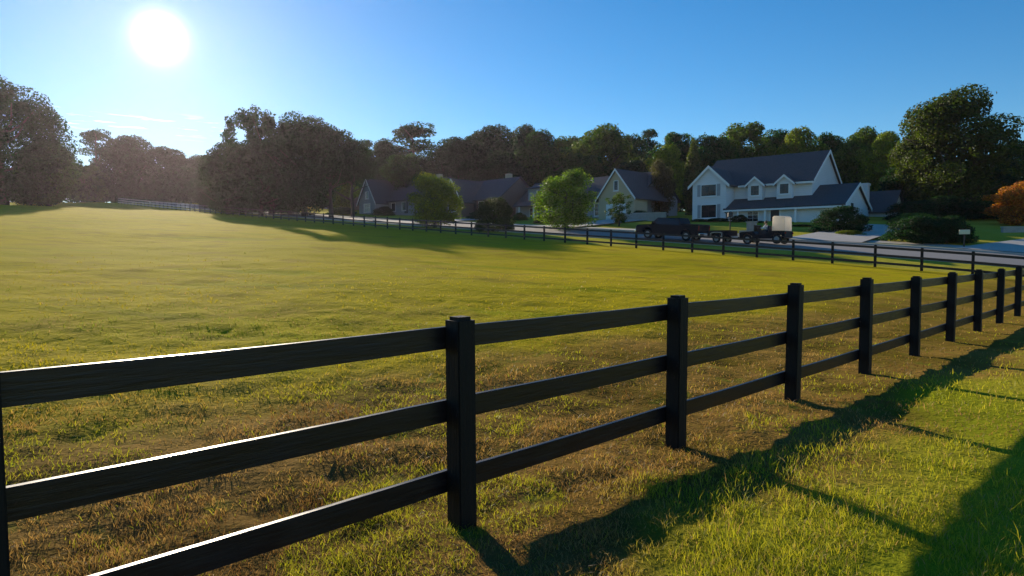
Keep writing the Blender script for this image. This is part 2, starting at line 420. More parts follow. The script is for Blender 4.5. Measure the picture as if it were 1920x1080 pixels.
# ------------------------------------------------------------------ near fence
SP = 2.44
def beveled_post(h, w=.137, buried=.25, top=.022):
    bm = bmesh.new(); bmesh.ops.create_cube(bm, size=1)
    for v in bm.verts: v.co = Vector((v.co.x*w, v.co.y*w, (v.co.z+.5)*(h+buried)-buried))
    ed = [e for e in bm.edges if all(v.co.z > h-.01 for v in e.verts)]
    bmesh.ops.bevel(bm, geom=ed, offset=top, segments=2, affect='EDGES')
    ed = [e for e in bm.edges if abs(e.verts[0].co.z-e.verts[1].co.z) > .5]
    bmesh.ops.bevel(bm, geom=ed, offset=.008, segments=2, affect='EDGES')
    return bm
RAILS = [(.207, .343), (.66, .797), (1.112, 1.25)]
nf = empty('paddock_fence', (*uv2xy(0, 0), 0), math.atan2(U[1], U[0]),
           'black three-rail board fence crossing the foreground with chamfered square posts and sunlit rail tops', 'fence')
OFF = {-1: .045, 0: -.05, 2: .06, 3: .09, 4: .10, 5: .05}
uk = lambda k: k*SP + OFF.get(k, 0)
for k in range(-2, 17):
    u = uk(k); h = 1.352 + random.uniform(-.012, .02)
    m = MB(); m.bm(beveled_post(h, .137)); o = m.build('post', M['post'], nf)
    o.location = (u, 0, gzf(*uv2xy(u, 0), True)-.01)
    o.rotation_euler = (random.uniform(-.008, .008), random.uniform(-.008, .008), random.uniform(-.03, .03))
for k in range(-2, 16):                       # boards nailed on the paddock side
    for (a, b) in RAILS:
        m = MB(); d0 = random.uniform(-.006, .006); d1 = random.uniform(-.006, .006); n = 8; T = .036
        rows = []
        for i in range(n+1):
            x = uk(k) + .004 + (uk(k+1)-uk(k)-.008)*i/n; sag = -.006*math.sin(math.pi*i/n); dz = d0+(d1-d0)*i/n+sag
            rows.append((x, dz))
        y0 = .0705
        vs = []
        for x, dz in rows:
            vs += [(x, y0, a+dz), (x, y0+T, a+dz), (x, y0+T, b+dz-.004), (x, y0+T-.004, b+dz), (x, y0+.004, b+dz), (x, y0, b+dz-.004)]
        fs = [[5, 4, 3, 2, 1, 0], [n*6+i for i in range(6)]]
        for i in range(n):
            for j in range(6): fs.append([i*6+j, i*6+(j+1) % 6, (i+1)*6+(j+1) % 6, (i+1)*6+j])
        m.add(vs, fs); m.build('rail', M['fence'], nf)

# far fence along the road
FU = 40.45
ff = empty('paddock_fence', (*uv2xy(FU, 0), 0), math.atan2(V[1], V[0]), 'long black three-rail board fence between the paddock and the road, running away up the slope', 'fence')
fpost = MB(); fpost.bm(beveled_post(1.33, .13, .4)); fpm = None
NP = 70
for k in range(0, NP+1):
    v = k*SP + .1
    if fpm is None: o = fpost.build('post', M['post'], ff); fpm = o.data
    else: o = link_mesh('post', fpm, ff)
    o.location = (v, 0, gzf(*uv2xy(FU, v), True))
for k in range(0, NP, 3):
    for (a, b) in RAILS:
        m = MB(); rows = []
        for i in range(0, 4):
            if k+i > NP: break
            v = (k+i)*SP+.1
            x = v + (.004 if i == 0 else (-.004 if i == 3 else 0)); rows.append((x, gzf(*uv2xy(FU, v), True)))
        vs = []
        for x, z in rows: vs += [(x, .068, a+z), (x, .104, a+z), (x, .104, b+z), (x, .068, b+z)]
        n = len(rows)-1; fs = [[3, 2, 1, 0], [n*4+i for i in range(4)]]
        for i in range(n):
            for j in range(4): fs.append([i*4+j, i*4+(j+1) % 4, (i+1)*4+(j+1) % 4, (i+1)*4+j])
        m.add(vs, fs); rl = m.build('rail', M['pale_rail'] if k*SP > 119 else M['fence'], ff)  # sunlit stretch of the far rails is put into a pale colour
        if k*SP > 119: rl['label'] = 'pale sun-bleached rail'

# ------------------------------------------------------------------ grass
def grass():
    n = 460000
    ang = rng.uniform(R(-48), R(48), n)
    r0, r1 = 1.6, 60.0; p = 1.1                      # sparser with distance
    t = rng.uniform(0, 1, n); r = (r0**(-p) + t*(r1**(-p)-r0**(-p)))**(-1/p)
    x = r*np.sin(ang); y = r*np.cos(ang); u, v = xy2uv(x, y)
    cl = vnoise(x*2.3, y*2.3, 11)*.6 + vnoise(x*6.5, y*6.5, 12)*.4
    keep = (u < 39.5) & (rng.uniform(0, 1, n) < np.clip(1.25-r/26, 0, 1)) & (rng.uniform(0, 1, n) < np.clip(.25+1.5*(cl-.25), .08, 1))
    x, y, u, v, r, cl = [a[keep] for a in (x, y, u, v, r, cl)]; n = len(x)
    vw = v + (vnoise(x*.45, y*.45, 13)-.5)*2.4 + (vnoise(x*1.7, y*1.7, 14)-.5)*1.2
    side = np.clip((-.9-vw)/.6, 0, 1); field = np.clip((vw-2.8)/2.2, 0, 1); brown = 1-side-field
    patchg = (vnoise(x*1.1, y*1.1, 15) > .66)
    L = side*.052 + brown*.042 + field*.038
    L = L*(.5+1.1*rng.random(n)**1.5)*(.55+.9*cl)
    L = L*np.where((side > .5) & (rng.random(n) < .02), 2.0, 1)
    L = L*np.clip(1+(r-10)/60, 1, 1.6)
    W = np.maximum(.0035, r*.00085)*(.7+.6*rng.random(n))
    g1 = np.array([.125, .155, .010]); g2 = np.array([.235, .215, .022]); b1 = np.array([.20, .105, .04]); b2 = np.array([.34, .235, .12]); b3 = np.array([.10, .042, .02]); f1 = np.array([.26, .235, .006]); f2 = np.array([.34, .275, .012])
    s1 = rng.random((n, 1)); s2 = vnoise(x*.8, y*.8, 16)[:, None]
    cs = g1*(1-s1)+g2*s1; cs = cs*1.65; cs = np.where((rng.random((n, 1)) < .12), b2, cs)
    cb = (b1*(1-s1)+b2*s1); cb = np.where(s2 > .62, cb*.4+b3*.6, cb); cb = np.where(patchg[:, None] | (rng.random((n, 1)) < .12), cs*.9, cb)
    cf = f1*(1-s1)+f2*s1; cf = np.where(vnoise(x*.22, y*.5, 17)[:, None] > .58, g1*1.15+.02, cf); cf = np.where(rng.random((n, 1)) < .1, b2, cf)
    c = cs*side[:, None]+cb*brown[:, None]+cf*field[:, None]
    a = rng.uniform(0, 2*np.pi, n); lean = rng.uniform(.15, .9, n)*L*np.where(brown > .5, 1.5, 1); la = rng.uniform(0, 2*np.pi, n)
    z = gz(x, y)-.008
    wx, wy = np.cos(a)*W/2, np.sin(a)*W/2; lx, ly = np.cos(la)*lean, np.sin(la)*lean
    h1 = L*.55
    P = np.stack([np.stack([x-wx, y-wy, z], -1), np.stack([x+wx, y+wy, z], -1),
                  np.stack([x+wx*.8+lx*.35, y+wy*.8+ly*.35, z+h1], -1), np.stack([x-wx*.8+lx*.35, y-wy*.8+ly*.35, z+h1], -1),
                  np.stack([x+lx, y+ly, z+L*(1-.15*lean/np.maximum(L, 1e-4))], -1)], 1).reshape(-1, 3)
    b = np.arange(n)*5
    me = np_mesh('grass_blades', P, np.stack([b, b+1, b+2, b+3], -1), np.stack([b+3, b+2, b+4], -1), M['blade'], np.repeat(c, 5, 0))
    tag(link_mesh('grass', me), 'green and straw coloured pasture grass around the fence posts', 'grass', kind='stuff')
grass()

# ------------------------------------------------------------------ trees
def leaf_cloud(blobs, n, size, seed, shell=.7, up=.25):
    g = np.random.default_rng(seed)
    B = np.array(blobs, float)          # x y z rx ry rz
    w = (B[:, 3]*B[:, 4]*B[:, 5])**(2/3); w /= w.sum()
    k = g.choice(len(B), n, p=w)
    d = g.normal(size=(n, 3)); d /= np.linalg.norm(d, axis=1)[:, None]
    rad = shell + (1.08-shell)*g.random(n)**.8
    stray = g.random(n) < .05; rad = np.where(stray, rad*1.18, rad)
    c = B[k, :3] + d*rad[:, None]*B[k, 3:6]
    nrm = d*.7 + g.normal(size=(n, 3))*.55 + np.array([0, 0, up]); nrm /= np.linalg.norm(nrm, axis=1)[:, None]
    t = np.cross(nrm, g.normal(size=(n, 3))); t /= np.linalg.norm(t, axis=1)[:, None]; b = np.cross(nrm, t)
    s = size*(.5+.9*g.random(n))[:, None]; bend = nrm*s*.25
    P = np.stack([c-t*s*.9, c-b*s*.5+bend, c+t*s*.9, c+b*s*.5+bend], 1).reshape(-1, 3)
    i = np.arange(n)*4
    return P, np.stack([i, i+1, i+2, i+3], -1)
def crown_blobs(seed, H, W, kind='oak'):
    g = random.Random(seed); out = []
    if kind == 'oak':
        nb = 46
        for i in range(nb):
            z = g.random()**.8; ang = g.uniform(0, 2*math.pi)
            prof = math.sin(math.pi*(.12+.80*z))**.75
            rr = W/2*prof*g.uniform(.45, .86)
            r = W*g.uniform(.085, .17)
            out.append((rr*math.cos(ang), rr*math.sin(ang), H*(.07+.83*z), r, r, r*g.uniform(.65, .95)))
        for z in (.2, .36, .52, .68): out.append((0, 0, H*z, W*.26, W*.26, H*.17))
    elif kind == 'high':
        return [(x, y, H*.42+(z-H*.07)*.57, a, b, c*.62) for x, y, z, a, b, c in crown_blobs(seed, H, W, 'oak')]
    elif kind == 'pine':
        for i in range(48):
            z = g.uniform(.22, 1); ang = g.uniform(0, 2*math.pi); prof = (1.06-z)**.5*1.1 if z > .6 else .7
            rr = W/2*prof*g.uniform(.2, .8); r = W*g.uniform(.10, .19)
            out.append((rr*math.cos(ang), rr*math.sin(ang), H*(z-.04), r*1.1, r*1.1, r*.45))
        for i in range(10):
            ang = g.uniform(0, 6.28); r = W*g.uniform(.1, .16); out.append((W*.25*math.cos(ang), W*.25*math.sin(ang), H*g.uniform(.12, .45), r, r, r))
    elif kind == 'cypress':
        for i in range(16):
            z = i/15; r = W/2*(math.sin(math.pi*min(1, .18+.82*z))**.6 if z < .97 else .3)*.95
            out.append((g.uniform(-.05, .05)*W, g.uniform(-.05, .05)*W, H*(.06+.86*z), r*.85+.05, r*.85+.05, H*.09))
    elif kind == 'airy':
        for i in range(72):
            z = g.random(); ang = g.uniform(0, 2*math.pi); prof = math.sin(math.pi*(.1+.78*z))**.7
            rr = W/2*prof*g.uniform(.1, .9); r = W*g.uniform(.05, .10)
            out.append((rr*math.cos(ang), rr*math.sin(ang), H*(.15+.82*z), r, r, r*1.2))
    elif kind == 'bush':
        for i in range(40):
            z = g.random(); ang = g.uniform(0, 2*math.pi); prof = math.cos(z*math.pi/2)**.45
            rr = W/2*prof*g.uniform(.5, .88); r = W*g.uniform(.08, .13)
            out.append((rr*math.cos(ang), rr*math.sin(ang), H*(.08+.80*z), r, r, r*.8))
        out.append((0, 0, H*.45, W*.36, W*.36, H*.42))
    return out
def trunk_mb(seed, H, W, kind):
    g = random.Random(seed+99); m = MB()
    r0 = {'high': .026, 'oak': .028, 'pine': .02, 'cypress': .018, 'airy': .018, 'bush': .03}[kind]*H
    top = {'high': .7, 'oak': .62, 'pine': .93, 'cypress': .8, 'airy': .75, 'bush': .5}[kind]*H
    pts = [(0, 0, -.5)]; x = y = 0
    for i in range(1, 8):
        x += g.uniform(-.012, .012)*H; y += g.uniform(-.012, .012)*H; pts.append((x, y, top*i/7))
    m.tube(pts, [r0*1.35]+[r0*(1.05-.85*i/7) for i in range(1, 8)], 9)
    for i in range(9 if kind != 'cypress' else 0):
        z = top*g.uniform(.25, .95); ang = g.uniform(0, 6.28); L = W*g.uniform(.25, .44); k = min(6, int(z/top*7)); b = pts[k]
        bx, by, bz = pts[k]; e = (bx+L*math.cos(ang), by+L*math.sin(ang), bz+L*g.uniform(.3, .8)); mid = (bx+L*.5*math.cos(ang+.2), by+L*.5*math.sin(ang+.2), bz+L*.2)
        m.tube([(bx, by, bz), mid, e], [r0*.4, r0*.25, r0*.08], 6)
    return m
PROTO = {}
def proto(key, seed, H, W, kind, n, leaf, shell=.7):
    P, Q = leaf_cloud(crown_blobs(seed, H, W, kind), n, leaf, seed, shell)
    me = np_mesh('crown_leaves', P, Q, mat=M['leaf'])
    tm = trunk_mb(seed, H, W, kind)
    tme = bpy.data.meshes.new('trunk_wood'); tme.from_pydata(tm.v, [], tm.f); tme.materials.append(M['bark']); tme.shade_smooth()
    PROTO[key] = (me, tme, H, W)
proto('oak1', 1, 14, 12, 'oak', 25000, .23); proto('oak2', 2, 14, 12, 'oak', 25000, .23); proto('oak3', 3, 15, 11, 'oak', 25000, .23)
proto('pine1', 4, 17, 9, 'pine', 10000, .22); proto('pine2', 5, 17, 9, 'pine', 10000, .22)
proto('cyp', 6, 8, 2.6, 'cypress', 7000, .15); proto('airy', 7, 7, 6, 'airy', 9000, .13, .2); proto('bush', 8, 4, 5, 'bush', 13000, .10); proto('bush2', 9, 4, 5, 'bush', 13000, .10)
proto('big', 10, 16, 14, 'oak', 46000, .20); proto('high', 14, 15, 12, 'high', 15000, .25, .3); proto('small', 15, 7, 7, 'oak', 16000, .13, .4); proto('left', 11, 20, 18, 'oak', 44000, .22); proto('sapl', 12, 6, 4, 'airy', 3800, .11, .2); proto('loose', 13, 14, 12, 'airy', 15000, .26, .2)

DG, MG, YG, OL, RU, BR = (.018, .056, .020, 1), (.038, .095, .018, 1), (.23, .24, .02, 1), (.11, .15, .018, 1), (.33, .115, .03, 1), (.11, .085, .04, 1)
def tree(name, key, px, top, Y, wpx, color, label, cat, group=None, base=None, sink=0):
    me, tme, H, W = PROTO[key]; X = xat(px, Y); z0 = gzf(X, Y)-.05-sink if base is None else base
    h = zat(top, Y)-z0; w = wpx/FPX*Y
    r = empty(name, (X, Y, z0), random.uniform(0, 6.28), label, cat, group)
    s = (w/W, w/W, h/H)
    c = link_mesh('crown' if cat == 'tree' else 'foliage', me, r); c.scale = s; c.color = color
    t = link_mesh('trunk' if cat == 'tree' else 'stem', tme, r); t.scale = s
    return r
G1 = 'trees of the wooded backdrop'
T = [
 # key, px, top, Y, width, colour, label
 ('left', 10, 142, 108, 255, DG, 'huge dark broad tree cut by the left edge of the frame'),
 ('oak2', 95, 255, 112, 110, MG, 'lower dark tree under the right shoulder of the huge left edge tree'),
 ('pine1', 186, 238, 185, 75, DG, 'tall thin-topped tree standing highest left of the sun, right of the huge left edge tree'),
 ('oak1', 240, 254, 190, 125, DG, 'rounded dark tree straight below the left side of the sun'),
 ('oak3', 310, 272, 192, 120, DG, 'dark rounded tree straight below the sun behind the sunlit fence end'),
 ('oak2', 375, 286, 190, 115, DG, 'low dark tree in the dip between the sun side trees and the tall mid-left group'),
 ('oak3', 160, 305, 170, 90, MG, 'short dark tree at the foot of the thin-topped tree, behind the lit patch of field'),
 ('oak1', 430, 262, 112, 120, DG, 'dark tree at the sloping left end of the tall mid-left group'),
 ('loose', 492, 212, 108, 150, DG, 'tall loose-crowned tree with sky showing through, left summit of the mid-left group'),
 ('oak2', 510, 236, 112, 160, DG, 'dense dark tree filling behind the left summit of the mid-left group'),
 ('big', 572, 214, 106, 165, DG, 'tallest dense crown of the mid-left group, above the brown-roofed house'),
 ('high', 622, 228, 105, 120, DG, 'loose leafy crown on the right shoulder of the mid-left group'),
 ('high', 662, 250, 107, 100, DG, 'dark tree stepping down at the right end of the mid-left group'),
 ('pine2', 690, 260, 150, 52, DG, 'narrow dark pine poking up in the gap right of the mid-left group'),
 ('oak1', 735, 262, 152, 90, DG, 'dark tree behind the gabled dark house, left of the flat-topped pine'),
 ('pine1', 778, 228, 145, 108, DG, 'flat-topped dark pine rising highest over the dark gabled house'),
 ('oak2', 832, 258, 150, 80, DG, 'dark rounded tree just right of the flat-topped pine'),
 ('oak3', 872, 250, 155, 85, DG, 'dark rounded tree left of the twin-topped crown on the skyline'),
 ('oak1', 918, 236, 150, 112, DG, 'wide dark crown on the skyline above the rounded roadside bush'),
 ('oak2', 990, 231, 158, 85, DG, 'dark pointed crown peeking up behind the round dark tree at mid frame'),
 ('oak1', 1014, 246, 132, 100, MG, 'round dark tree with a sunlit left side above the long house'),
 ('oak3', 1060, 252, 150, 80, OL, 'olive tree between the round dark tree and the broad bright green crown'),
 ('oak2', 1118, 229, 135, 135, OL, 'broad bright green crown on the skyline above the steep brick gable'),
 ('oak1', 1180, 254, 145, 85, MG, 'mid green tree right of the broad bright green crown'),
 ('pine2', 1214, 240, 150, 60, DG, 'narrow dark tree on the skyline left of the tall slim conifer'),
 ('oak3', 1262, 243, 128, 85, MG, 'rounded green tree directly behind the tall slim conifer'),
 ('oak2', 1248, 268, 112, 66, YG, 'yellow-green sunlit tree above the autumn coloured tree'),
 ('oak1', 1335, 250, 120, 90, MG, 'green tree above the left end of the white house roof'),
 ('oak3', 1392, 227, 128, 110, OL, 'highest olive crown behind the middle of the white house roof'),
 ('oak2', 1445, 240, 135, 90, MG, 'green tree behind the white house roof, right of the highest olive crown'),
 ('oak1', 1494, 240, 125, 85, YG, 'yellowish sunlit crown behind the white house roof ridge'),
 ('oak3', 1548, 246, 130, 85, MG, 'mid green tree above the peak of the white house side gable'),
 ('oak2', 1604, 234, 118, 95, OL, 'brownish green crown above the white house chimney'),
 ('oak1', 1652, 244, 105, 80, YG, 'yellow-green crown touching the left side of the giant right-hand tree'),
 ('big', 1782, 170, 78, 232, (.085, .10, .022, 1), 'giant spreading tree standing alone above the skyline at the right'),
 ('oak2', 1900, 262, 92, 130, DG, 'dark tree right of the giant tree, above the orange tree'),
 ('oak3', 1700, 305, 84, 110, DG, 'dark low tree under the left side of the giant tree, right of the chimney'),
 ('oak1', 1850, 318, 80, 140, DG, 'dark low tree under the right side of the giant tree'),
 ('oak2', 640, 300, 138, 78, OL, 'small olive tree catching light behind the brown roof'),
 ('oak3', 762, 285, 128, 80, MG, 'medium tree with lit left leaves behind the dark gabled roof'),
 ('pine1', 860, 290, 125, 70, DG, 'dark conifer behind the second steep front gable'),
 ('oak2', 950, 280, 128, 90, DG, 'dark tree rising just behind the left end of the long house'),
 ('oak3', 1090, 285, 118, 100, MG, 'green tree rising behind the long house roof'),
 ('oak1', 1180, 300, 112, 75, DG, 'dark tree close behind the steep brick gable'),
 ('oak2', 460, 318, 118, 90, MG, 'low tree by the road at the foot of the left summit tree'),
 ('oak3', 545, 325, 118, 90, MG, 'low tree beside the brown-roofed house at its left'),
 ('oak1', 400, 330, 140, 80, DG, 'low dark tree beyond the shaded end of the far fence'),
 ('oak2', 60, 320, 128, 130, MG, 'low wide tree behind the field edge at the far left'),
]
for key, px, top, Y, w, c, lab in T:
    tree('tree', key, px, top, Y, w*(1.22 if 690 < px < 1660 and Y > 100 else 1), c, lab, 'tree', G1)
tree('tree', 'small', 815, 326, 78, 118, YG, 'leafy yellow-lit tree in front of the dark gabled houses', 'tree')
tree('shrub', 'bush2', 925, 362, 71, 88, (.06, .07, .025, 1), 'big rounded roadside bush with sparkling sunlit leaves on its left', 'shrub')
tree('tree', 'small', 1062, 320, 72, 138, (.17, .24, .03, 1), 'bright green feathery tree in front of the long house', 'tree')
tree('tree', 'sapl', 1160, 362, 75, 62, OL, 'small thin tree in front of the steep brick gable', 'tree')
tree('tree', 'small', 1238, 298, 92, 60, BR, 'slim brownish autumn tree left of the white house', 'tree')
tree('tree', 'cyp', 1298, 258, 96, 40, (.11, .12, .04, 1), 'tall slim conifer lit on its left, behind the white house corner', 'tree')
tree('shrub', 'bush', 1573, 384, 61, 108, DG, 'large round dark bush in front of the white house right side', 'shrub')
tree('shrub', 'bush2', 1722, 399, 52, 140, DG, 'wide dark hedge bush between the two driveways', 'shrub')
tree('shrub', 'bush', 1775, 402, 51, 100, DG, 'right-hand dark hedge bush beside the pale mailbox', 'shrub')
tree('shrub', 'bush2', 1712, 396, 64, 90, (.20, .25, .05, 1), 'pale sunlit green shrub peeking over the wide dark hedge bush', 'shrub')
tree('tree', 'oak2', 1906, 336, 64, 112, (.55, .17, .035, 1), 'orange autumn tree at the right edge', 'tree')
SH = [(1020, 398, 84, 46, DG, 'small dark shrub at the foot of the bright feathery tree'), (1385, 402, 76, 40, DG, 'dark shrub by the white house drainpipe'),
      (1345, 408, 78, 50, DG, 'low shrub under the lower window of the white house'), (1310, 410, 79, 40, DG, 'low shrub at the left corner of the white house'),
      (1500, 420, 68, 46, DG, 'dark shrub against the white house garage wall'), (1420, 414, 74, 36, MG, 'little green shrub beside the white house porch'),
      (1590, 430, 58, 60, YG, 'low yellow-green plant at the foot of the large round bush'), (1085, 400, 82, 50, MG, 'green shrub in front of the long house right of its trunk'),
      (905, 392, 96, 60, DG, 'dark shrub in front of the second steep front gable'), (720, 386, 118, 50, DG, 'dark shrub beside the gabled house carport'),
      (640, 386, 120, 60, DG, 'dark shrub by the brown-roofed house wall'), (1680, 410, 66, 44, MG, 'green shrub beside the back wing of the white house'),
      (1200, 392, 86, 40, DG, 'dark shrub right of the steep brick gable'), (975, 398, 92, 34, MG, 'small shrub under the porch of the long house'),
      (1706, 372, 72, 110, DG, 'tall dark shrub behind the wide hedge bush, left of the giant tree trunk'), (1760, 366, 74, 120, DG, 'tall dark shrub right in front of the giant tree trunk'),
      (1822, 374, 72, 120, DG, 'tall dark shrub right of the giant tree trunk'), (1862, 392, 72, 80, DG, 'dark shrub between the giant tree and the orange tree'), (1655, 384, 82, 70, DG, 'dark shrub beyond the back wing of the white house'), (1915, 396, 72, 90, DG, 'dark shrub behind the low wall under the orange tree')]
for i, (px, top, Y, w, c, lab) in enumerate(SH):
    tree('shrub', 'bush' if i % 2 else 'bush2', px, top, Y, w, c, lab, 'shrub', 'shrubs in the front yards')

# far wood behind everything: a continuous mass
def far_wood():
    g = random.Random(5); blobs = []
    for i in range(420):
        px = g.uniform(-500, 2350); Y = g.uniform(165, 235) if px < 1000 else g.uniform(135, 190)
        X = xat(px, Y); z = gzf(X, Y); hh = g.uniform(7, 13) if px > 640 else g.uniform(6, 10); r = g.uniform(3, 5.5)
        blobs.append((X, Y, z+hh*.5, r, r, hh*.5))
    P, Q = leaf_cloud(blobs, 80000, .55, 77, .75)
    o = link_mesh('far_wood', np_mesh('far_wood_leaves', P, Q, mat=M['leaf'])); o.color = DG
    tag(o, 'continuous dark wood closing the view behind the single trees', 'woods', kind='stuff')
far_wood()

# ------------------------------------------------------------------ houses
def gable_roof(m, a0, a1, c0, c1, ze, zr, axis, over=.45, t=.18, endover=.3):
    # ridge along axis between a0..a1 ; spans c0..c1
    mid = (c0+c1)/2; k = (zr-ze)/(mid-c0); e = over
    outer = [(c0-e, ze-k*e+t), (mid, zr+t), (c1+e, ze-k*e+t)]
    inner = [(c1+e, ze-k*e), (mid, zr), (c0-e, ze-k*e)]
    m.prism(outer+inner, axis, a0-endover, a1+endover)
def rake(m, at, th, c0, c1, ze, zr, axis, over=.45, t=.18, w=.16):
    mid = (c0+c1)/2; k = (zr-ze)/(mid-c0); e = over
    outer = [(c0-e-.02, ze-k*e+t+.03), (mid, zr+t+.03), (c1+e+.02, ze-k*e+t+.03)]
    inner = [(c1+e+.02, ze-k*e-w), (mid, zr-w), (c0-e-.02, ze-k*e-w)]
    m.prism(outer+inner, axis, at, at+th)
def gable_wall(m, x0, x1, y0, y1, z0, ze, zr, axis):
    # solid body with gable triangles; ridge along axis
    if axis == 'x': mid = (y0+y1)/2; m.prism([(y0, z0), (y1, z0), (y1, ze), (mid, zr), (y0, ze)], 'x', x0, x1)
    else: mid = (x0+x1)/2; m.prism([(x0, z0), (x1, z0), (x1, ze), (mid, zr), (x0, ze)], 'y', y0, y1)
def window(parent, x0, x1, z0, z1, y, cols=2, rows=2, shutters=False, fr=.09):
    # on a wall facing -y at depth y
    m = MB(); d = .07
    m.box(x0-fr, x0, y-d, y+.03, z0-fr, z1+fr); m.box(x1, x1+fr, y-d, y+.03, z0-fr, z1+fr)
    m.box(x0, x1, y-d, y+.03, z1, z1+fr); m.box(x0, x1, y-d, y+.03, z0-fr, z0)
    w = m.build('window', M['white_trim'], parent)
    g = MB(); g.box(x0, x1, y-.02, y+.02, z0, z1); g.build('pane', M['glass'], w)
    b = MB()
    for i in range(1, cols): x = x0+(x1-x0)*i/cols; b.box(x-.015, x+.015, y-.045, y-.0205, z0, z1)
    for j in range(1, rows): z = z0+(z1-z0)*j/rows; b.box(x0, x1, y-.042, y-.0208, z-.015, z+.015)
    if b.v: b.build('muntin', M['dark'] if cols*rows < 5 else M['white_trim'], w)
    s = MB(); s.box(x0-fr-.05, x1+fr+.05, y-.13, y-.0, z0-fr-.07, z0-fr-.002); s.build('sill', M['white_trim'], w)
    if shutters:
        for a in (x0-fr-.42, x1+fr+.02):
            q = MB(); q.box(a, a+.40, y-.05, y+.01, z0-.05, z1+.05)
            for k in range(10): zz = z0+(z1-z0)*(k+.5)/10; q.box(a+.05, a+.35, y-.065, y-.0505, zz-.03, zz+.015)
            q.build('shutter', M['shutter'], parent)
    return w
OX, OY, BZ = 22.04, 81.27, 5.15
wh = empty('white_house', (OX, OY, BZ), R(-41), 'large white two-storey house with dark roof, two dormers and low front wing', 'house')
Z = lambda z: z-BZ
m = MB(); gable_wall(m, -.2, 13.1, 2.6, 13.4, -1.5, Z(9.95), Z(13.62), 'x'); gable_wall(m, 0, 4.2, 0, 2.5, -1.5, Z(10.0), Z(11.95), 'y')
m.build('wall', M['white_siding'], wh)
m = MB(); gable_wall(m, 4.25, 17.0, .45, 10.4, -1.5, Z(7.0), Z(9.35), 'x'); wl = m.build('wall', M['white_siding'], wh)
m = MB(); gable_roof(m, -.2, 13.1, 2.6, 13.4, Z(9.95), Z(13.62), 'x'); r1 = m.build('roof', M['roof'], wh)
m = MB(); gable_roof(m, .05, 6.0, 0, 4.2, Z(10.0), Z(11.95), 'y', .5, .17); m.build('roof', M['roof'], wh)
m = MB(); gable_roof(m, 4.25, 17.0, .45, 10.4, Z(7.0), Z(9.35), 'x', .6, .17); m.build('roof', M['roof'], wh)
m = MB()
rake(m, 13.41, .05, 2.6, 13.4, Z(9.95), Z(13.62), 'x'); rake(m, 17.31, .05, .45, 10.4, Z(7.0), Z(9.35), 'x', .6, .17); rake(m, -.3, .05, 0, 4.2, Z(10.0), Z(11.95), 'y', .5, .17)
m.box(4.8, 13.4, 2.03, 2.10, Z(9.50), Z(9.72)); m.box(3.9, 17.3, -.27, -.19, Z(6.52), Z(6.72))
m.build('fascia', M['white_trim'], wh)
m = MB(); m.tube([(4.1, -.24, Z(6.6)), (4.3, .25, Z(6.3)), (4.3, .28, .0)], .05, 8); m.build('drainpipe', M['dark'], wh)
window(wh, 1.15, 3.0, Z(8.55), Z(9.95)-.1, 0, 2, 2, True); window(wh, 1.2, 3.05, Z(5.95), Z(7.45), 0, 2, 2, True)
for cx in (7.0, 10.35):                      # dormers
    m = MB(); gable_wall(m, cx-.85, cx+.85, 1.7, 4.6, Z(7.9), Z(9.75), Z(10.5), 'y'); dm = m.build('dormer', M['white_siding'], wh)
    m = MB(); gable_roof(m, 1.7, 4.6, cx-.85, cx+.85, Z(9.75), Z(10.5), 'y', .32, .1, .22); m.build('dormer_roof', M['roof'], dm)
    m = MB(); rake(m, 1.42, .05, cx-.85, cx+.85, Z(9.75), Z(10.5), 'y', .32, .1, .14); m.build('dormer_trim', M['white_trim'], dm)
    window(wh, cx-.48, cx+.48, Z(8.45), Z(9.55), 1.70, 2, 2)
# porch recess with columns and door
m = MB(); m.box(8.75, 8.97, -.12, .1, -.5, Z(6.62)); m.box(12.1, 12.3, -.12, .1, -.5, Z(6.62)); m.box(5.6, 5.8, -.12, .1, -.5, Z(6.62)); m.build('porch_post', M['white_trim'], wh)
m = MB(); m.box(9.35, 10.3, .36, .46, -.47, 1.42); dr = m.build('door', M['dark'], wh)
m = MB(); m.ball((10.2, .33, .5), .04, 8); m.build('handle', M['chrome'], dr)
m = MB(); m.box(9.22, 9.345, .33, .46, -.47, 1.54); m.box(10.305, 10.43, .33, .46, -.47, 1.54); m.box(9.345, 10.305, .33, .46, 1.425, 1.54); m.build('door_frame', M['white_trim'], wh)
window(wh, 6.7, 7.9, .2, 1.3, .45, 2, 3)
m = MB(); m.box(5.4, 12.5, -.4, .44, -1.4, -.48); m.build('porch_floor', M['stone'], wh)
# right side windows, chimney, back wing
m = MB(); m.box(17.0, 17.05, 3.1, 4.0, .1, 2.0); m.build('side_door', M['dark'], wh)
m = MB(); m.box(14.6, 16.9, 10.5, 11.5, -1, Z(9.65)); m.box(14.5, 17.0, 10.4, 11.6, Z(9.65), Z(9.9)); m.build('chimney', M['white_siding'], wh)
m = MB(); gable_wall(m, 11.0, 19.2, 11.7, 18.5, -1.5, Z(6.7), Z(9.1), 'x'); m.build('wall', M['white_siding'], wh)
m = MB(); gable_roof(m, 11.0, 19.2, 11.7, 18.5, Z(6.7), Z(9.1), 'x', .5, .17); m.build('roof', M['roof'], wh)

def loc_house(px, u):
    d = ray(px, 474); t = (u+float(P1@U))/(d[0]*U[0]+d[1]*U[1]); return t*d[0], t*d[1]
HY = math.atan2(-V[1], -V[0])               # facade along the road
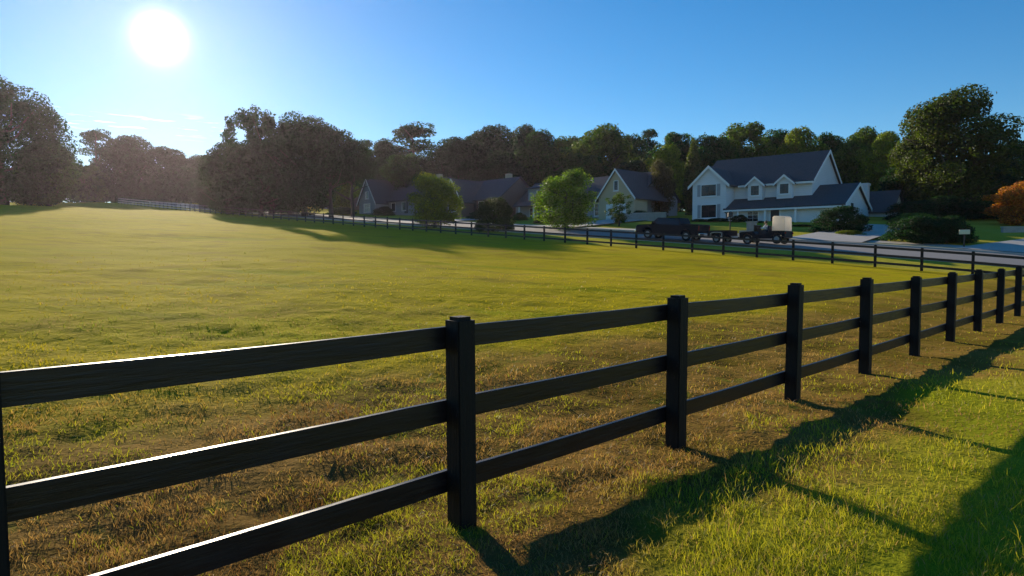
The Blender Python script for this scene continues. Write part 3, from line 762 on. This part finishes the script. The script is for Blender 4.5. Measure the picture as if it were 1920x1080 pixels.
# long house with steep brick gable (right end)
hx, hy = loc_house(950, 70); BZ2 = 6.9
lh = empty('long_house', (hx, hy, BZ2-.2), HY, 'long brick house with steep front gable, grey roof and a wide shed dormer', 'house')
GX = 19.2
m = MB(); gable_wall(m, 0, 23.5, 2.0, 11.5, -2, 2.6, 6.2, 'x'); m.build('wall', M['grey_siding'], lh)
m = MB(); gable_roof(m, 0, 23.5, 2.0, 11.5, 2.6, 6.2, 'x', .5); m.build('roof', M['roof'], lh)
m = MB(); gable_wall(m, GX-.2, GX+5.6, -1.0, 2.0, -2, 2.4, 6.0, 'y'); m.build('gable_wall', M['tan_brick'], lh)
m = MB(); gable_roof(m, -1.0, 6.5, GX-.2, GX+5.6, 2.4, 6.0, 'y', .35, .14); m.build('roof', M['roof'], lh)
m = MB(); rake(m, -1.35, .05, GX-.2, GX+5.6, 2.4, 6.0, 'y', .35, .14, .14); m.build('fascia', M['white_trim'], lh)
window(lh, GX+2.4, GX+3.0, 3.3, 4.5, -1.0, 1, 2); 
m = MB(); m.box(GX+1.1, GX+4.3, -1.06, -.95, -1.2, 1.5); gd = m.build('garage_door', M['white_trim'], lh)
m = MB()
for k in range(4): m.box(GX+1.15, GX+4.25, -1.075, -1.0605, -1.0+k*.6, -.97+k*.6)
m.build('panel_line', M['grey_siding'], gd)
m = MB(); m.box(2.2, 9.6, 2.6, 6.4, 3.0, 5.0); m.build('shed_dormer', M['grey_siding'], lh)
m = MB(); m.prism([(2.2, 4.95), (2.2, 5.1), (7.0, 6.25), (7.0, 6.1)], 'x', 1.9, 9.9); m.build('dormer_roof', M['roof'], lh)
window(lh, 4.2, 7.4, 3.65, 4.65, 2.6, 3, 2)
window(lh, 16.0, 17.2, .3, 1.9, 2.0, 2, 3); window(lh, 3.2, 4.6, .3, 1.9, 2.0, 2, 3)
m = MB(); m.box(6.6, 7.6, 1.94, 2.0, -.5, 1.9); dr = m.build('door', M['dark'], lh)
m = MB(); m.ball((6.75, 1.9, .6), .04, 8); m.build('handle', M['chrome'], dr)
m = MB()
for a in (2.2, 5.3, 8.4): m.box(a, a+.18, .4, .58, -1.2, 2.2)
m.build('porch_post', M['white_trim'], lh)
m = MB(); m.prism([(.2, 2.1), (.2, 2.25), (2.1, 3.0), (2.1, 2.85)], 'x', 1.2, 11.5); m.build('porch_roof', M['roof'], lh)
# two-gabled dark house left
def cottage(px, u, bz, yaw, label, L, gx, gw, gh, ridge, eave, wall, roof, depth=9, hip=False):
    hx, hy = loc_house(px, u)
    h = empty('gabled_house', (hx, hy, bz), yaw, label, 'house')
    m = MB(); gable_wall(m, 0, L, 1.5, 1.5+depth, -2, eave, ridge, 'x'); m.build('wall', M[wall], h)
    m = MB(); gable_roof(m, 0, L, 1.5, 1.5+depth, eave, ridge, 'x', .5); m.build('roof', M[roof], h)
    if gw:
        m = MB(); gable_wall(m, gx, gx+gw, -1.2, 1.5, -2, eave-.2, gh, 'y'); m.build('gable_wall', M[wall], h)
        m = MB(); gable_roof(m, -1.2, 1.5+depth*.45, gx, gx+gw, eave-.2, gh, 'y', .4, .14); m.build('roof', M[roof], h)
        m = MB(); rake(m, -1.55, .05, gx, gx+gw, eave-.2, gh, 'y', .4, .14, .15); m.build('fascia', M['white_trim'], h)
        window(h, gx+gw/2-.45, gx+gw/2+.45, eave+.4, eave+1.6, -1.2, 2, 2)
        window(h, gx+gw/2-1.0, gx+gw/2+1.0, .4, 1.9, -1.2, 3, 2)
    for a in ([gx+gw+1.2, gx+gw+4.5] if gw else [2, 6]):
        window(h, a, a+1.2, .5, 1.9, 1.5, 2, 2)
    m = MB(); m.box(L*.62, L*.62+1, 1.44, 1.5, -.1, 2.05); dr = m.build('door', M['dark'], h)
    m = MB(); m.ball((L*.62+.12, 1.4, 1.0), .04, 8); m.build('handle', M['chrome'], dr)
    m = MB(); m.box(L*.8, L*.8+.9, 1.5+depth*.5, 2.3+depth*.5, ridge-1.2, ridge+.9); m.build('chimney', M['tan_brick'], h)
    return h
cottage(680, 66, 8.9, HY, 'dark blue-roofed house with a steep white-edged front gable', 19, .9, 5.6, 6.4, 6.1, 2.5, 'grey_siding', 'roof')
cottage(800, 68, 8.1, HY, 'dark house half hidden behind the yellow-lit tree, only its steep gable peak showing', 17, 6.3, 4.6, 5.6, 5.8, 2.4, 'brown_brick', 'roof')
cottage(590, 72, 10.0, HY, 'brown-roofed low house left of the steep-gabled blue-roofed house', 12.5, 0, 0, 0, 6.0, 3.0, 'brown_brick', 'roof_brown', 10)

# ------------------------------------------------------------------ vehicles
def wheel(parent, x, y, r, w, side):
    m = MB(); prof = [(r*.62, 0), (r*.9, .0), (r, .04), (r, w-.04), (r*.9, w), (r*.62, w)]; seg = 24; vs = []
    for k in range(seg):
        a = 2*math.pi*k/seg
        for (rr, yy) in prof: vs.append((x+rr*math.cos(a), y+yy-w/2, r+rr*math.sin(a)))
    n = len(prof); fs = []
    for k in range(seg):
        for j in range(n-1): fs.append([k*n+j, k*n+j+1, ((k+1) % seg)*n+j+1, ((k+1) % seg)*n+j])
    m.add(vs, fs); wo_ = empty('wheel', (0, 0, 0)); wo_.parent = parent
    m.build('tyre', M['rubber'], wo_, True)
    m = MB(); yo = y+side*(w/2-.05)
    m.prism([(x+r*.62*math.cos(a), r+r*.62*math.sin(a)) for a in [2*math.pi*k/20 for k in range(20)]], 'y', yo-.03, yo)
    for k in range(6):
        a = 2*math.pi*k/6; m.tube([(x, yo+side*.02, r), (x+r*.58*math.cos(a), yo+side*.02, r+r*.58*math.sin(a))], r*.08, 6)
    m.build('rim', M['alloy'], wo_)
def car_shell(name, mat, parent, prof, w, bev=.06, tumble=0, zt=0):
    bm = bmesh.new(); vs = [bm.verts.new((x, -w/2, z)) for x, z in prof]; f = bm.faces.new(vs)
    r = bmesh.ops.extrude_face_region(bm, geom=[f]); nv_ = [e for e in r['geom'] if isinstance(e, bmesh.types.BMVert)]
    for v in nv_: v.co.y = w/2
    for v in bm.verts:
        if tumble and v.co.z > zt: v.co.y *= 1-tumble
    bmesh.ops.recalc_face_normals(bm, faces=bm.faces)
    ed = [e for e in bm.edges if abs(e.verts[0].co.y-e.verts[1].co.y) < .01]
    bmesh.ops.bevel(bm, geom=ed, offset=bev, segments=2, affect='EDGES', clamp_overlap=True)
    m = MB(); m.bm(bm); o = m.build(name, mat, parent); return o
def arch(cx, r, z0, n=7): return [(cx+r*math.cos(a), z0+r*math.sin(a)) for a in [math.pi*k/(n-1) for k in range(n)]]
def pickup(loc, rz):
    p = empty('pickup_truck', loc, rz, 'black crew-cab pickup truck parked on the road behind the fence, nose to the left', 'pickup truck')
    # local x forward, length 6.5, wheels at 1.75 and -2.05
    prof = [(3.25, .55), (3.28, 1.05), (3.15, 1.18), (1.75, 1.30), (-3.2, 1.30), (-3.25, .60)] + [(-2.55, .6)] 
    low = [(-3.25, .60)] + arch(-2.05, .50, .55)[::-1] + arch(1.95, .50, .55)[::-1]
    prof = [(3.25, .55), (3.28, 1.05), (3.15, 1.20), (1.75, 1.32), (-3.2, 1.32), (-3.25, .55)] + arch(-2.05, .50, .5)[::-1] + arch(1.95, .50, .5)[::-1]
    car_shell('body', M['carpaint'], p, prof, 2.0, .04)
    cabp = [(1.75, 1.30), (1.05, 1.95), (-1.15, 2.0), (-1.45, 1.30)]
    cab = car_shell('cab', M['carpaint'], p, cabp, 1.86, .07, .14, 1.6)
    for s in (-1, 1):
        for (a, b, c, d) in (((1.35, 1.36), (.95, 1.86), (.22, 1.87), (.22, 1.36)), ((.12, 1.36), (.12, 1.87), (-1.02, 1.88), (-1.28, 1.36))):
            mm = MB(); pts = []
            for (x, z) in (a, b, c, d):
                y = (.93 if z < 1.6 else .80)+.0; y = .93-(max(0, z-1.32))*.20; pts.append((x, s*(y+.012), z))
            mm.face(pts); o = mm.build('window', M['glass'], p); 
            sm = o.modifiers.new('t', 'SOLIDIFY'); sm.thickness = .02
    mm = MB(); mm.face([(1.73, -.80, 1.36), (1.73, .80, 1.36), (1.10, .70, 1.93), (1.10, -.70, 1.93)]); o = mm.build('windscreen', M['glass'], p); o.modifiers.new('t', 'SOLIDIFY').thickness = .02
    # bed walls stand proud, open bed
    mm = MB(); mm.box(-3.18, -1.5, -.99, -.90, 1.33, 1.50, .02); mm.box(-3.18, -1.5, .90, .99, 1.33, 1.50, .02); mm.box(-3.24, -3.14, -.99, .99, 1.0, 1.50, .02); mm.build('bed_wall', M['carpaint'], p)
    mm = MB(); mm.box(3.24, 3.42, -.98, .98, .50, .78, .04); mm.build('bumper', M['chrome'], p)
    mm = MB(); mm.box(3.27, 3.33, -.62, .62, .82, 1.12, .01); g = mm.build('grille', M['dark'], p)
    mm = MB(); mm.box(-3.42, -3.26, -.95, .95, .52, .72, .03); mm.build('bumper', M['chrome'], p)
    for s in (-1, 1):
        mm = MB(); mm.box(3.20, 3.31, s*.66 if s > 0 else -.94, .94 if s > 0 else -.66, .85, 1.08, .02); mm.build('headlight', M['lamp'], p)
        mm = MB(); mm.box(-3.27, -3.20, .86 if s > 0 else -.98, .98 if s > 0 else -.86, .95, 1.35, .01); mm.build('taillight', M['red'], p)
        mm = MB(); mm.box(1.25, 1.40, min(s*.98, s*1.22), max(s*.98, s*1.22), 1.36, 1.58, .03); mm.build('mirror', M['carpaint'], p)
        for x in (1.95, -2.05): wheel(p, x, s*.86, .42, .26, s)
    return p
RX = lambda u, v: uv2xy(u, v)
def on_road(u, v, dz=.03): x, y = RX(u, v); return (x, y, gzf(x, y)+dz)
VA = math.atan2(V[1], V[0])
SLOPE = math.atan(.07)
tp = pickup(on_road(47.6, 28.3), VA); tp.scale = (.95, .95, .95); tp.rotation_euler = (R(0), -SLOPE, VA)
# small utility trailer behind it
tr = empty('utility_trailer', on_road(47.6, 23.5), VA, 'small low black trailer standing right behind the black pickup', 'trailer')
m = MB(); m.box(-.9, .9, -.8, .8, .55, .62); m.box(-.9, .9, -.8, -.76, .62, 1.0); m.box(-.9, .9, .76, .8, .62, 1.0); m.box(-.9, -.86, -.8, .8, .62, 1.0); m.box(.86, .9, -.8, .8, .62, 1.0); m.build('cargo_box', M['carpaint'], tr)
m = MB(); m.tube([(.9, -.5, .55), (1.7, 0, .52)], .04); m.tube([(.9, .5, .55), (1.7, 0, .52)], .04); m.build('drawbar', M['dark'], tr)
for s in (-1, 1):
    m = MB(); m.prism([(x, z) for x, z in [(.55, .45), (.5, .78), (.3, .86), (-.3, .86), (-.5, .78), (-.55, .45), (-.5, .45), (-.46, .74), (-.28, .81), (.28, .81), (.46, .74), (.5, .45)]], 'y', s*.95-.13, s*.95+.13); m.build('mudguard', M['alloy'], tr)
    wheel(tr, 0, s*.95, .33, .2, s)

def open_jeep(loc, rz):
    p = empty('open_jeep', loc, rz, 'dark open-top utility vehicle with a tan canvas cover at the back, on the road', 'jeep')
    prof = [(1.95, .50), (1.98, .95), (1.85, 1.02), (.75, 1.08), (.55, .80), (-.35, .80), (-.6, 1.08), (-1.9, 1.05), (-1.92, .50)] + arch(-1.25, .45, .45)[::-1] + arch(1.25, .45, .45)[::-1]
    car_shell('body', M['carpaint'], p, prof, 1.6, .04)
    m = MB(); m.box(.72, .76, -.68, -.64, 1.0, 1.55); m.box(.72, .76, .64, .68, 1.0, 1.55); m.box(.72, .76, -.68, .68, 1.55, 1.6); m.build('windscreen_frame', M['dark'], p)
    m = MB(); m.box(.735, .745, -.64, .64, 1.05, 1.55); m.build('windscreen', M['glass'], p)
    m = MB(); m.box(-.5, .1, -.68, -.12, .80, 1.0, .05); m.box(-.6, -.42, -.68, -.12, 1.0, 1.5, .05); m.build('seat', M['cloth_d'], p)
    m = MB(); m.box(-.5, .1, .12, .68, .80, 1.0, .05); m.box(-.6, -.42, .12, .68, 1.0, 1.5, .05); m.build('seat', M['cloth_d'], p)
    m = MB(); 
    for k in range(16):
        a = 2*math.pi*k/16; b = 2*math.pi*(k+1)/16
        m.tube([(.45+.05*math.sin(a), .40+.17*math.cos(a), 1.22+.17*math.sin(a)), (.45+.05*math.sin(b), .40+.17*math.cos(b), 1.22+.17*math.sin(b))], .015, 6)
    m.tube([(.45, .40, 1.2), (.7, .40, 1.05)], .02); m.build('steering_wheel', M['dark'], p)
    car_shell('canvas_cover', M['canvas'], p, [(-.80, 1.05), (-.84, 2.18), (-.94, 2.28), (-1.70, 2.25), (-1.82, 2.15), (-1.86, 1.02)], 1.56, .09)
    for s in (-1, 1):
        m = MB(); m.ball((1.97, s*.55, .82), .09, 10, (.4, 1, 1)); m.build('headlight', M['lamp'], p)
        m = MB(); m.box(-1.97, -1.90, s*.7-.06, s*.7+.06, .8, .95); m.build('taillight', M['red'], p)
        for x in (1.25, -1.25): wheel(p, x, s*.72, .38, .22, s)
    m = MB(); m.box(1.96, 2.1, -.78, .78, .48, .62, .02); m.build('bumper', M['dark'], p)
    return p
jp = open_jeep(on_road(48.6, 20.3), VA); jp.scale = (.95, .95, .95)
# driver, one continuous skinned body
def skinned(name, joints, edges, mat, parent=None, root=0):
    me = bpy.data.meshes.new(name); me.from_pydata([j[0] for j in joints], edges, [])
    o = bpy.data.objects.new(name, me); col.objects.link(o)
    if parent: o.parent = parent
    md = o.modifiers.new('skin', 'SKIN'); 
    if not me.skin_vertices: me.attributes
    sv = me.skin_vertices[0].data if me.skin_vertices else None
    if sv is None:
        bpy.context.view_layer.objects.active = o
    for i, j in enumerate(joints):
        r = j[1] if hasattr(j[1], '__len__') else (j[1], j[1]); sv[i].radius = r; sv[i].use_root = (i == root)
    o.modifiers.new('sub', 'SUBSURF').levels = 1; o.modifiers['sub'].render_levels = 2
    me.materials.append(mat); return o
def driver(loc, rz):
    p = empty('person', loc, rz, 'person in a white long-sleeved top sitting at the wheel of the dark open vehicle', 'person')
    # hip origin at (0,0,0): x forward
    J = [((0, 0, .08), (.15, .13)), ((-.02, 0, .25), (.13, .11)), ((-.04, 0, .42), (.17, .11)), ((-.04, 0, .53), (.07, .07)), ((-.02, 0, .60), (.055, .055)), ((.0, 0, .70), (.085, .095)), ((0, 0, .80), (.07, .08)),
         ((-.03, .19, .47), .055), ((.12, .24, .26), .042), ((.38, .14, .30), .032), ((-.03, -.19, .47), .055), ((.12, -.24, .26), .042), ((.38, -.10, .30), .032),
         ((.02, .1, .04), .085), ((.45, .12, .08), .065), ((.52, .12, -.32), .045), ((.66, .12, -.36), .04), ((.02, -.1, .04), .085), ((.45, -.12, .08), .065), ((.52, -.12, -.32), .045), ((.66, -.12, -.36), .04),
         ((.43, .13, .31), .03), ((.43, -.09, .31), .03), ((.105, 0, .70), .018)]
    E = [(0, 1), (1, 2), (2, 3), (3, 4), (4, 5), (5, 6), (2, 7), (7, 8), (8, 9), (9, 21), (2, 10), (10, 11), (11, 12), (12, 22), (0, 13), (13, 14), (14, 15), (15, 16), (0, 17), (17, 18), (18, 19), (19, 20), (5, 23)]
    skinned('body', J, E, M['skin'], p)
    JS = [((0, 0, .06), (.165, .145)), ((-.02, 0, .25), (.15, .13)), ((-.04, 0, .42), (.185, .13)), ((-.04, 0, .5), (.09, .09)), ((-.03, .19, .47), .07), ((.12, .24, .26), .058), ((.33, .155, .295), .045), ((-.03, -.19, .47), .07), ((.12, -.24, .26), .058), ((.33, -.115, .295), .045)]
    skinned('shirt', JS, [(0, 1), (1, 2), (2, 3), (2, 4), (4, 5), (5, 6), (2, 7), (7, 8), (8, 9)], M['cloth_w'], p)
    JT = [((0, 0, .05), (.16, .14)), ((.02, .1, .04), .1), ((.45, .12, .08), .08), ((.52, .12, -.28), .06), ((.02, -.1, .04), .1), ((.45, -.12, .08), .08), ((.52, -.12, -.28), .06)]
    skinned('trousers', JT, [(0, 1), (1, 2), (2, 3), (0, 4), (4, 5), (5, 6)], M['cloth_d'], p)
    m = MB(); m.ball((-.025, 0, .775), .115, 14, (1, .9, .9)); h = m.build('hair', M['hair'], p, True)
jl = jp.matrix_basis @ Vector((-.15, .40, 1.02))
try: driver(tuple(jl), VA)
except Exception as ex: print('driver failed', ex)

# small white car far left behind the fence end
def small_car(loc, rz, label, mat):
    p = empty('car', loc, rz, label, 'car')
    prof = [(2.2, .3), (2.22, .7), (2.0, .82), (.95, .95), (-1.9, 1.0), (-2.2, .9), (-2.2, .3)] + arch(-1.35, .4, .3)[::-1] + arch(1.35, .4, .3)[::-1]
    car_shell('body', mat, p, prof, 1.75, .06)
    car_shell('roof', mat, p, [(.95, .93), (.3, 1.4), (-.95, 1.44), (-1.75, .95)], 1.55, .06, .12, 1.2)
    for s in (-1, 1):
        mm = MB(); mm.face([(.7, s*.785, .99), (.25, s*.715, 1.34), (-.9, s*.715, 1.36), (-1.4, s*.785, 1.0)]); mm.build('window', M['glass'], p)
        m = MB(); m.box(2.12, 2.22, s*.6-.15, s*.6+.15, .58, .72, .02); m.build('headlight', M['lamp'], p)
        for x in (1.35, -1.35): wheel(p, x, s*.76, .32, .2, s)
    return p
small_car(on_road(48.5, 122), VA, 'small white car glinting on the road behind the sunlit end of the fence', M['whitepaint'])

# ------------------------------------------------------------------ mailboxes, low wall, stone pillar
def mailbox(px, Y, label, mat, s=1., rz=0):
    X = xat(px, Y); z = gzf(X, Y)
    p = empty('mailbox', (X, Y, z), rz, label, 'mailbox')
    m = MB(); m.box(-.05, .05, -.05, .05, -.3, 1.05*s); m.build('post', M['bark'], p)
    n = 8; sec = [(-.14*s, 1.05*s), (.14*s, 1.05*s)] + [(.14*s*math.cos(a), 1.23*s+.14*s*math.sin(a)) for a in [math.pi*k/n for k in range(n+1)]]
    m = MB(); m.prism(sec, 'y', -.32*s, .32*s); b = m.build('box', mat, p)
    m = MB(); m.box(.145*s, .16*s, .05, .09, 1.15*s, 1.42*s); m.build('flag', M['red'], p)
    return p
mailbox(1807, 47.5, 'pale cream mailbox beside the dark hedge and the wide shaded driveway', M['cream'], 1.0, R(60))
mailbox(1368, 62, 'dark round-ended mailbox beside the road in front of the white house corner', M['dark'], 1.5, R(-15))
X = xat(1403, 60); Y = 60
sp = empty('stone_pillar', (X, Y, gzf(X, Y)), R(-41), 'stepped pale stone pillar on the lawn in front of the white house porch', 'pillar')
m = MB(); m.box(-.75, .75, -.35, .35, -.3, .45, .03); m.build('base', M['stone'], sp)
m = MB(); m.box(-.1, .62, -.3, .3, .45, 1.15, .03); m.build('shaft', M['stone'], sp)
m = MB(); m.box(-.16, .68, -.36, .36, 1.15, 1.25, .02); m.build('cap', M['stone'], sp)
X = xat(1905, 58); Y = 58
lw = empty('garden_wall', (X, Y, gzf(X, Y)), 0, 'low pale garden wall under the orange tree at the right edge', 'wall')
m = MB(); m.box(-1.3, 3, -.15, .15, -.5, .42, .02); m.build('wall', M['stone'], lw)
m = MB(); m.box(-1.35, 3.05, -.19, .19, .422, .50, .02); m.build('coping', M['concrete'], lw)
X = xat(1200, 84); Y = 84
lw = empty('garden_wall', (X, Y, gzf(X, Y)), R(-20), 'long low grey garden wall behind the pickup truck roof', 'wall')
m = MB(); m.box(-3.6, 3.2, -.15, .15, -.8, .95, .02); m.build('wall', M['stone'], lw)
m = MB(); m.box(-3.65, 3.25, -.2, .2, .952, 1.03, .02); m.build('coping', M['concrete'], lw)

# ------------------------------------------------------------------ added tinted air
t = NT('air'); vol = t.n('ShaderNodeVolumePrincipled'); vol.inputs['Density'].default_value = .00009
vol.inputs['Color'].default_value = (1, .84, .97, 1); vol.inputs['Anisotropy'].default_value = .68  # lilac air added to stand in for the lens flare veil over left trees
t.t.links.new(vol.outputs[0], t.out.inputs['Volume'])
m = MB(); m.box(-330, 330, -40, 270, -45, 48); hz = m.build('haze', t.m); tag(hz, 'thin hazy air glowing towards the low sun', 'haze', kind='stuff')
